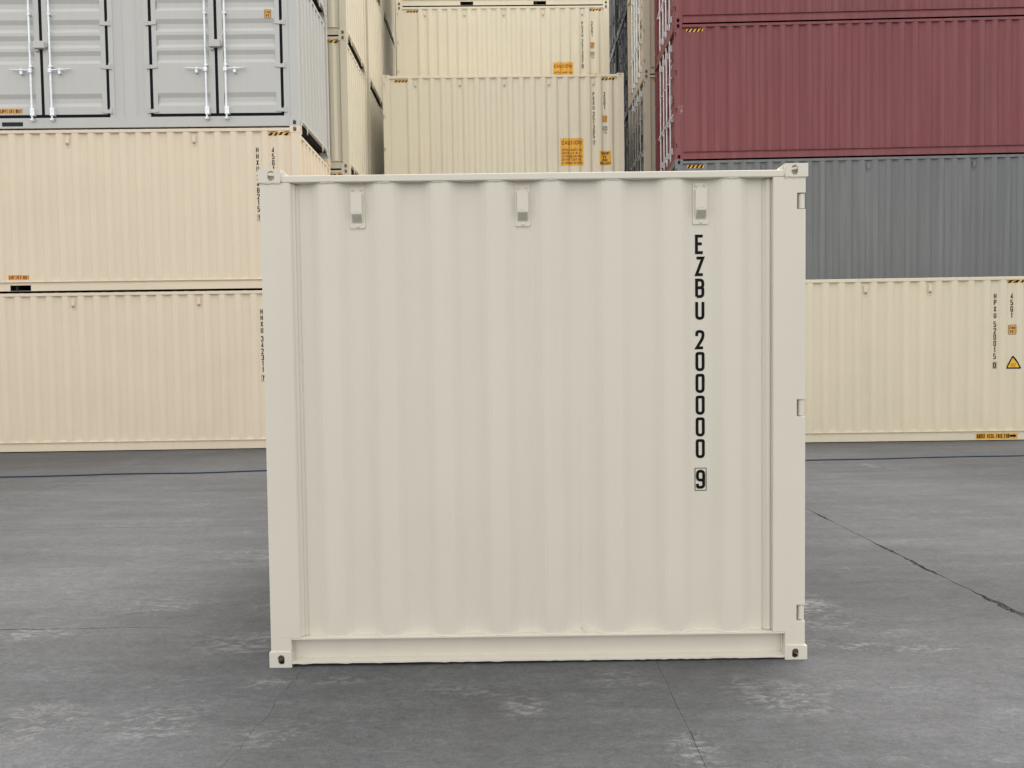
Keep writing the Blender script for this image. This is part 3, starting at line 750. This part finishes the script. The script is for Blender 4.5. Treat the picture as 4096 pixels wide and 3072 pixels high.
# middle stacks of 20 ft boxes
GC = 'short cream containers in the middle stacks'
V20 = [0.816 + q * 1.1192 for q in range(5)]
def mid_marks(r, p, num, chk):
    number(r, p, 5.292, 2.440, num, chk); size_code(r, p, 5.570, 2.440, '25G1')
    height_mark(r, p, 5.515, 5.630, 1.682, 1.853)
    print_part(r, 'class_mark', frame(5.518, 5.630, 1.482, 1.584, 0.009) + [rect(5.556, 5.563, 1.491, 1.575)] + glyph('i', 5.528, 1.500, 0.022, 0.066, 0.009) + glyph('C', 5.570, 1.500, 0.046, 0.066, 0.011)
               + glyph('7', 5.532, 1.395, 0.034, 0.056, 0.009) + glyph('0', 5.582, 1.395, 0.036, 0.056, 0.009), p, 0.0022, 'ink')
    hazard(r, p, 0.286, 0.634, 2.727, 2.783); hazard(r, p, 5.488, 5.833, 2.727, 2.783)
    x = 4.478
    sticker(r, 'caution_sticker', p, 4.444, 5.022, 0.605, 1.292, [("CAUTION!", x, 1.125, 0.105, 0.018, 0.510), ('OVERALL HEIGHT WILL', x, 0.972, 0.056, 0.0095, 0.520), ("EXCEED 13'6\" ON A", x, 0.893, 0.056, 0.0095, 0.455),
            ('STANDARD CHASSIS', x, 0.810, 0.056, 0.0095, 0.515), ('DO NOT LOAD ON', x, 0.728, 0.056, 0.0095, 0.480), ('STANDARD CHASSIS', x, 0.645, 0.056, 0.0095, 0.515)])
    sticker(r, 'high_container_sticker', p, 5.432, 5.714, 0.608, 0.965, [('CAUTION', 5.472, 0.870, 0.072, 0.0115, 0.20), ("9'6\"", 5.525, 0.785, 0.066, 0.0115, 0.09), ('HIGH', 5.515, 0.705, 0.068, 0.0115, 0.11), ('CONTAINER', 5.440, 0.622, 0.072, 0.0115, 0.262)], 'yellow', 'brown')
for n in range(1, 4):
    lab = {3: 'short cream container PSXU 351305 topmost of the nearer middle stack, with two caution stickers', 2: 'short cream container under the one numbered PSXU 351305, behind the white container', 1: 'short cream container at the foot of the nearer middle stack, behind the white container'}[n]
    r, p = container('shipping_container', lab, (-3.1305, 19.207), 0.772, -0.0198, lv(n), L20, HC, 'cream', side='left', left='doors', phase=0.816, pitch=0.2798, vents=V20, group=GC)
    mid_marks(r, p, 'PSXU 351305' if n == 3 else 'PSXU 351302', '7') if n == 3 else None
for n in range(1, 6):
    lab = {5: 'short cream container topmost of the farther middle stack, with two forklift pockets', 4: 'short cream container of the farther middle stack, number PSXU 351302', 3: 'short cream container third from the ground in the farther middle stack', 2: 'short cream container second from the ground in the farther middle stack', 1: 'short cream container at the foot of the farther middle stack'}[n]
    r, p = container('shipping_container', lab, (-3.1423, 21.838), 0.7258, -0.0606, lv(n), L20, HC, 'cream', side='left', left='doors', phase=0.816, pitch=0.2798, vents=V20,
                     pockets=((1.825, 2.190), (3.903, 4.266)) if n == 5 else (), group=GC)
    if n == 4: mid_marks(r, p, 'PSXU 351302', '0')

# right rows, door ends towards the aisle
GD = 'containers in the rows at right with door ends to the aisle'
ORD = {1: 'at ground level', 2: 'second from the ground', 3: 'third from the ground', 4: 'fourth from the ground', 5: 'fifth from the ground'}
def door_marks(r, seed, mat):
    rnd = random.Random(seed); polys = []
    for z in (2.35, 2.2, 1.55, 1.48, 1.41, 1.25, 1.18, 1.11, 1.04):
        x = 1.62; polys.append(rect(x, x + rnd.uniform(0.12, 0.34), z, z + 0.035))
    T = LEFT(0)
    part('door_print', None, lambda mb: wrap(mb, polys, Flat(0.074), 0.003), mat, r, T, merge=False, normals=False)
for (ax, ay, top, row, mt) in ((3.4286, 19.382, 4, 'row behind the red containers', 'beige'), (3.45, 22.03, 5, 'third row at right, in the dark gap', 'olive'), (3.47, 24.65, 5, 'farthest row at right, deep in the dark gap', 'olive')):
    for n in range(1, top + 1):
        r, p = container('shipping_container', '%s container %s, %s' % ('dark' if mt == 'olive' else 'beige', ORD[n], row), (ax, ay), 0.0, 0.009, lv(n), L40, HC, mt, side='left', left='doors', phase=1.905, pitch=0.2810, group=GD)
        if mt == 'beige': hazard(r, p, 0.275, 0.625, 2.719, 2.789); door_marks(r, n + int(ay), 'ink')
for n, mt, lab in ((1, 'slate', 'slate grey container at ground level behind the pale yellow one'), (2, 'slate', 'slate grey container under the red ones at right'), (3, 'red', 'faded red container resting on the slate grey one'), (4, 'red', 'faded red container topmost at right, cut off by the top edge')):
    r, p = container('shipping_container', lab, (3.589, 16.480), -1.1105, 0.0237, lv(n), L40, HC, mt, side='left', left='doors', phase=1.905, pitch=0.2810, vents=[1.905 + 2.248 * q for q in range(4)] if mt == 'slate' else (), group=GD)
    hazard(r, p, 0.270, 0.622, 2.719, 2.787)
    if mt == 'red':
        door_marks(r, n, 'ghost')
        rb = random.Random(5)
        rub = [rect(0.09 + a * 0.018, 0.09 + a * 0.018 + rb.uniform(0.004, 0.018), 0.98 + b * 0.022, 0.98 + b * 0.022 + rb.uniform(0.004, 0.014)) for a in range(5) for b in range(9) if rb.random() < 0.5]
        if n == 3: print_part(r, 'scraped_paint', rub, Flat(0.004), 0.0012, 'ghost')
# right front box on the ground
r, p = container('shipping_container', 'pale yellow tan container on the ground at right, number HPXU 520015', (9.266, 13.210), -0.8863, -0.0318, 0.0, L40, HC, 'yellowtan', side='right', phase=L40 - 1.932, pitch=0.280,
                 vents=[L40 - 1.932 - 1.120 * q for q in range(8)], group=None)
number(r, p, L40 - 0.797, 2.582, 'HPXU 520015', '0', 'brown'); size_code(r, p, L40 - 0.508, 2.578, '45G1', 'brown')
height_mark(r, p, L40 - 0.562, L40 - 0.445, 1.858, 2.027); hazard(r, p, L40 - 0.590, L40 - 0.2, 2.758, 2.806)
def rtri(cx, zb, w, h, rr):
    P = [(cx - w / 2, zb, 1), (cx + w / 2, zb, 1), (cx, zb + h, 1)]; P = [(cx, zb)] + [P[1], P[2], P[0]] + [(cx, zb)]
    return rounded(P, rr)[:-1]
o = print_part(r, 'warning_triangle', [rtri(L40 - 0.482, 1.258, 0.262, 0.240, 0.035)], p, 0.0022, 'ink')
part('sticker_face', None, lambda mb: wrap(mb, [rtri(L40 - 0.482, 1.282, 0.180, 0.172, 0.015)], p, 0.0034), 'gold', o, merge=False, normals=False)
for w_, z_ in (('SUPER', 1.334), ('HEIGHT', 1.300)):
    part('text_line', None, lambda mb: wrap(mb, line(w_, L40 - 0.522, z_, 0.016, 0.012, 0.003, 0.3, 0.076), p, 0.0046), 'brown', o, merge=False, normals=False)
gs = sticker(r, 'end_marker_sticker', Flat(0.020), L40 - 1.126, L40 - 0.405, 0.030, 0.131, [('GOOSE NECK-THIS END', L40 - 1.114, 0.042, 0.076, 0.0115, 0.560)], 'yellow', 'brown', 0.003)
ar = [[Vector((L40 - 0.545, 0.062)), Vector((L40 - 0.470, 0.062)), Vector((L40 - 0.470, 0.100)), Vector((L40 - 0.545, 0.100))], [Vector((L40 - 0.470, 0.046)), Vector((L40 - 0.418, 0.081)), Vector((L40 - 0.470, 0.116))]]
part('arrow', None, lambda mb: wrap(mb, ar, Flat(0.020), 0.0046), 'ink', gs, merge=False, normals=False)

# ------------------------------------------------------------------ the white container in front
FL, FH, FW = 2.825, 2.591, 2.438
root = thing('shipping_container', 'short warm white container standing alone in front, number EZBU 200000', 'shipping container', (-1.295, 3.9125, 0), Euler((0, R(0.1552), R(0.1137))))
for sx in (-1, 1):
    for sy in (-1, 1):
        for sz in (-1, 1):
            a, b, c = 0.117, 0.117, (0.068 if sz > 0 else 0.080)
            hx = 0.068 if sz > 0 else 0.062
            part('corner_casting', None, casting_fn(a, b, c, 0.036, 0.052, 0.012, sx, sy, sz, hx), 'white', root,
                 Matrix.Translation((FL if sx > 0 else 0, FW if sy > 0 else 0, FH if sz > 0 else 0)), bevel=0.0035, seg=2)
NOTCH = ((0.210, 0.295), (1.287, 1.376), (2.358, 2.441))
def lpost(mb):
    mb.prism([(0.008, 0.006), (0.157, 0.006), (0.164, 0.014), (0.170, 0.030), (0.178, 0.034), (0.182, 0.048), (0.200, 0.052), (0.200, 0.070), (0.06, 0.070), (0.06, 0.13), (0.008, 0.13)], 0.153, 2.523, 'z')
    mb.prism([(0.008, 0.006), (0.116, 0.006), (0.116, 0.070), (0.06, 0.070), (0.06, 0.13), (0.008, 0.13)], 0.080, 0.153, 'z')
part('corner_post', 'flp', lpost, 'white', root, bevel=0.003, seg=2)
part('corner_post', 'flp', lpost, 'white', root, Matrix.Translation((FL, FW, 0)) @ Matrix.Rotation(R(180), 4, 'Z'), bevel=0.003, seg=2)
def rpost(mirror):
    def fn(mb):
        P = [(2.709, 0.080), (2.815, 0.080)]
        for a, b in NOTCH: P += [(2.815, a), (2.771, a), (2.771, b), (2.815, b)]
        P += [(2.815, 2.523), (2.648, 2.523), (2.648, 0.153), (2.709, 0.153)]
        mb.prism(P, 0.006, 0.040, 'y')
        mb.prism([(2.74, 0.042), (2.644, 0.042), (2.640, 0.036), (2.624, 0.040), (2.616, 0.050), (2.600, 0.054), (2.600, 0.075), (2.74, 0.075)], 0.154, 2.522, 'z')
        mb.box(2.745, 2.8125, 0.057, 0.080, 0.082, 2.520)
        if mirror: mb.v = [(FL - x, y, z) for x, y, z in mb.v]
    return fn
pr = part('corner_post', None, rpost(False), 'white', root, bevel=0.0022, seg=2)
pb = part('corner_post', None, rpost(True), 'white', root, Matrix.Translation((FL, FW, 0)) @ Matrix.Rotation(R(180), 4, 'Z'), bevel=0.0022, seg=2)
for q, (a, b) in enumerate(NOTCH):
    def kn(mb, a=a, b=b):
        mb.tube([(2.798, 0.0255, a + 0.004), (2.798, 0.0255, b - 0.003)], 0.0150, 14)
        mb.box(2.798, 2.8125, 0.014, 0.052, a + 0.005, b - 0.004)
    part('hinge', None, kn, 'white', root, bevel=0.0015)
fprof = Prof(0.196, 2.604, 0.013, 0.050, centres=[0.354, 0.643, 0.933, 1.218, 1.503, 1.818, 2.132, 2.436], hw=0.040, sl=0.060)
def fwall(mb): mb.sheet([[(x, y, z) for x, y in fprof.P] for z in (0.150, 2.530)])
part('side_wall', 'fwall', fwall, 'white', root)
part('side_wall', 'fwall', fwall, 'white', root, Matrix.Translation((FL, FW, 0)) @ Matrix.Rotation(R(180), 4, 'Z'))
def ftop(mb): mb.box(0.117, FL - 0.117, 0.006, 0.060, 2.524, 2.560)
part('top_rail', 'ftop', ftop, 'white', root, bevel=0.005, seg=3)
part('top_rail', 'ftop', ftop, 'white', root, Matrix.Translation((FL, FW, 0)) @ Matrix.Rotation(R(180), 4, 'Z'), bevel=0.005, seg=3)
rj = random.Random(3)
def fbot(mb):
    x0, x1 = 0.117, FL - 0.117
    mb.box(0.118, FL - 0.118, 0.003, 0.075, 0.1465, 0.1525)          # upper flange
    mb.box(x0, x1, 0.052, 0.060, 0.030, 0.1465)                      # web
    n = 90; top = []; bot = []
    rows = [[], [], [], []]
    for k in range(n + 1):
        x = x0 + (x1 - x0) * k / n; j = rj.uniform(-0.0022, 0.0022); jj = rj.uniform(-0.0035, 0.0015) if rj.random() < 0.4 else 0
        rows[0].append((x, 0.052, 0.034)); rows[1].append((x, 0.030, 0.0285)); rows[2].append((x, 0.004 + j, 0.0265)); rows[3].append((x, 0.004 + j, 0.018 + jj))
    mb.sheet(rows); mb.sheet([rows[3], [(p_[0], 0.060, 0.018) for p_ in rows[3]]])
part('bottom_rail', 'fbot', fbot, 'white', root)
part('bottom_rail', 'fbot', fbot, 'white', root, Matrix.Translation((FL, FW, 0)) @ Matrix.Rotation(R(180), 4, 'Z'))
for s in (0, 1):
    def gus(mb, s=s):
        P = [(0.112, 2.5895), (0.118, 2.5895), (0.155, 2.5595), (0.112, 2.5595)]
        mb.prism([((FL - x) if s else x, z) for x, z in P], 0.022, 0.110, 'y')
    part('corner_plate', None, gus, 'white', root, bevel=0.002)
def froof(mb):
    rows = [[], []]; n = 44
    for q in range(n + 1):
        x = 0.16 + (FL - 0.32) * q / n; z = 2.550 - (0.014 if (q % 4) in (1, 2) else 0.0)
        rows[0].append((x, 0.055, z)); rows[1].append((x, FW - 0.055, z))
    mb.sheet(rows); mb.box(0.02, 0.16, 0.118, FW - 0.118, 2.50, 2.556); mb.box(FL - 0.16, FL - 0.02, 0.118, FW - 0.118, 2.50, 2.556)
part('roof', None, froof, 'white', root)
def funder(mb):
    mb.box(0.06, FL - 0.06, 0.062, FW - 0.062, 0.120, 0.150)
    for q in range(8): mb.box(0.3 + q * 0.305, 0.345 + q * 0.305, 0.062, FW - 0.062, 0.03, 0.120)
part('underframe', None, funder, 'under', root)
def fend(mb):
    ep = Prof(0.10, FW - 0.10, 0.014, 0.056, 0.250, 0.12 + 0.145, hw=0.055, sl=0.018)
    mb.sheet([[(x, y, z) for x, y in ep.P] for z in (0.10, 2.52)]); mb.box(0.117, FW - 0.117, 0.01, 0.06, 0.02, 0.15)
part('end_wall', None, fend, 'white', root, LEFT(FL))
TR = RIGHT(FL)
def fsill(mb): mb.box(0.117, FW - 0.117, 0.012, 0.08, 0.012, 0.130); mb.box(0.117, FW - 0.117, 0.012, 0.08, 2.475, 2.56)
part('door_frame', None, fsill, 'white', root, TR)
door_pair(root, 'fdoor', 'white', TR, 0.075, FW - 0.075, 0.140, 2.470, [(0.26 + 0.44 * q, 0.26 + 0.44 * q + 0.28) for q in range(5)], (0.25, 1.33, 2.40), (0.42, 0.86, FW - 0.86, FW - 0.42), (0.75, 1.55), (0.30, 2.30), 1.0, gb=0.03, y=0.080)
for x in (0.499, 1.358, 2.282): add_vent(root, 'white', x, 0.050, 2.399)
# paint-covered weld beads: round the fittings, along the sheet edges, seams
def bead(path, r, jit, n=6):
    def fn(mb):
        pp = []; rr = []; rnd = random.Random(int(path[0][0] * 1000) + 11)
        for a, b in zip(path, path[1:]):
            a, b = Vector(a), Vector(b); k = max(2, int((b - a).length / 0.012))
            for q in range(k):
                p_ = a.lerp(b, q / k); pp.append(p_ + Vector((rnd.uniform(-jit, jit), rnd.uniform(-jit, jit) * 0.4, rnd.uniform(-jit, jit)))); rr.append(r * rnd.uniform(0.65, 1.35))
        pp.append(Vector(path[-1])); rr.append(r * 0.6)
        mb.tube(pp, rr, n)
    return fn
def weld(path, r, jit): part('weld_bead', None, bead(path, r, jit), 'white', root, smooth=True)
weld([(0.008, 0.006, 2.521), (0.122, 0.007, 2.520)], 0.0048, 0.0015); weld([(FL - 0.122, 0.007, 2.520), (FL - 0.010, 0.006, 2.522)], 0.0048, 0.0015)
weld([(0.010, 0.006, 0.0815), (0.114, 0.006, 0.0815)], 0.0035, 0.0008); weld([(FL - 0.114, 0.006, 0.0815), (FL - 0.012, 0.006, 0.0815)], 0.0040, 0.0010)
weld([(0.1185, 0.006, 2.527), (0.1185, 0.006, 2.575)], 0.0042, 0.0014); weld([(FL - 0.1185, 0.006, 2.527), (FL - 0.1185, 0.006, 2.575)], 0.0040, 0.0012)
weld([(0.118, 0.046, 0.03), (0.118, 0.046, 0.143)], 0.0045, 0.0016); weld([(FL - 0.118, 0.046, 0.03), (FL - 0.118, 0.046, 0.143)], 0.0045, 0.0016)
weld([(0.198, 0.049, 0.155), (0.197, 0.049, 2.52)], 0.0020, 0.0010); weld([(2.602, 0.049, 0.155), (2.602, 0.049, 2.52)], 0.0020, 0.0008)
weld([(1.643, 0.0502, 0.165), (1.644, 0.0502, 1.30)], 0.0011, 0.0007)
weld([(x, y - 0.001, 0.1545) for x, y in fprof.P], 0.0028, 0.0007)
for c in fprof.centres:
    j = rj.uniform(-0.004, 0.004)
    weld([(c - 0.045, 0.013, 2.5205), (c - 0.02 + j, 0.0105, 2.5212), (c + 0.042, 0.0125, 2.5208)], 0.0034, 0.0010)
part('weld_bead', None, lambda mb: mb.tube([(1.650, 0.045, 0.186), (1.658, 0.038, 0.172), (1.664, 0.032, 0.158)], [0.0022, 0.0034, 0.004], 8), 'white', root, smooth=True)
print_part(root, 'owner_code', column('EZBU', 2.278, 2.240, 0.101, 0.048, 0.0152, 0.114), fprof, 0.0016, 'ink')
print_part(root, 'serial_number', column('200000', 2.278, 1.744, 0.101, 0.048, 0.0152, 0.1146), fprof, 0.0016, 'ink')
print_part(root, 'check_digit', frame(2.248, 2.310, 0.898, 1.019, 0.0032) + glyph('9', 2.255, 0.908, 0.048, 0.101, 0.0152), fprof, 0.0016, 'ink')

# ------------------------------------------------------------------ hose and grit
hp = [(-9.5, 10.60), (-7.284, 10.678), (-6.489, 10.713), (-5.576, 10.806), (-4.493, 10.792), (-3.589, 10.913), (-1.8, 11.02), (0.5, 10.93), (2.6, 11.08), (4.34, 11.139), (5.364, 11.16), (6.528, 11.249), (7.642, 11.261), (9.5, 11.33)]
def hose(mb):
    pp = []; rnd = random.Random(2)
    for k in range(len(hp) - 1):
        p0, p1, p2, p3 = [Vector(hp[min(max(k + d, 0), len(hp) - 1)]) for d in (-1, 0, 1, 2)]
        for q in range(8):
            u = q / 8; v = 0.5 * ((2 * p1) + (p2 - p0) * u + (2 * p0 - 5 * p1 + 4 * p2 - p3) * u * u + (3 * p1 - p0 - 3 * p2 + p3) * u ** 3)
            pp.append((v.x, v.y + rnd.uniform(-0.006, 0.006), 0.0106))
    mb.tube(pp, 0.0095, 8)
h = part('hose', None, hose, 'hose', None, smooth=True)
h['label'] = 'thin dark blue hose lying across the yard behind the white container'; h['category'] = 'hose'
def grit(mb):
    rnd = random.Random(12)
    for k in range(260):
        if k < 90:                                                     # crumbs in and beside the spalled joint
            cx, cy, rad = rnd.choice(((3.075, 4.62, 0.30), (3.035, 5.6, 0.25), (3.03, 6.12, 0.18), (3.075, 4.62, 0.30)))
            x, y, z = cx + rnd.gauss(0, 0.022), cy + rnd.uniform(-rad, rad), -0.006; s = rnd.uniform(0.004, 0.013)
        else: x, y, z = rnd.uniform(-5, 6), 2.6 + 8 * rnd.random() ** 1.6, 0; s = rnd.uniform(0.002, 0.0065)
        a = rnd.uniform(0, 3.1); c_, s_ = math.cos(a) * s, math.sin(a) * s
        top = (x + rnd.uniform(-.2, .2) * s, y, z + s * rnd.uniform(0.5, 0.9))
        P = [(x + c_, y + s_, z), (x - s_ * 0.7, y + c_ * 0.8, z + 0.0005), (x - c_ * 0.9, y - s_, z), (x + s_, y - c_ * 0.7, z + 0.0005)]
        for u in range(4): mb.face([P[u], P[(u + 1) % 4], top])
g = part('grit', None, grit, 'stone', None, merge=False, normals=True)
g['kind'] = 'stuff'; g['label'] = 'small dark stone crumbs scattered over the yard'; g['category'] = 'grit'
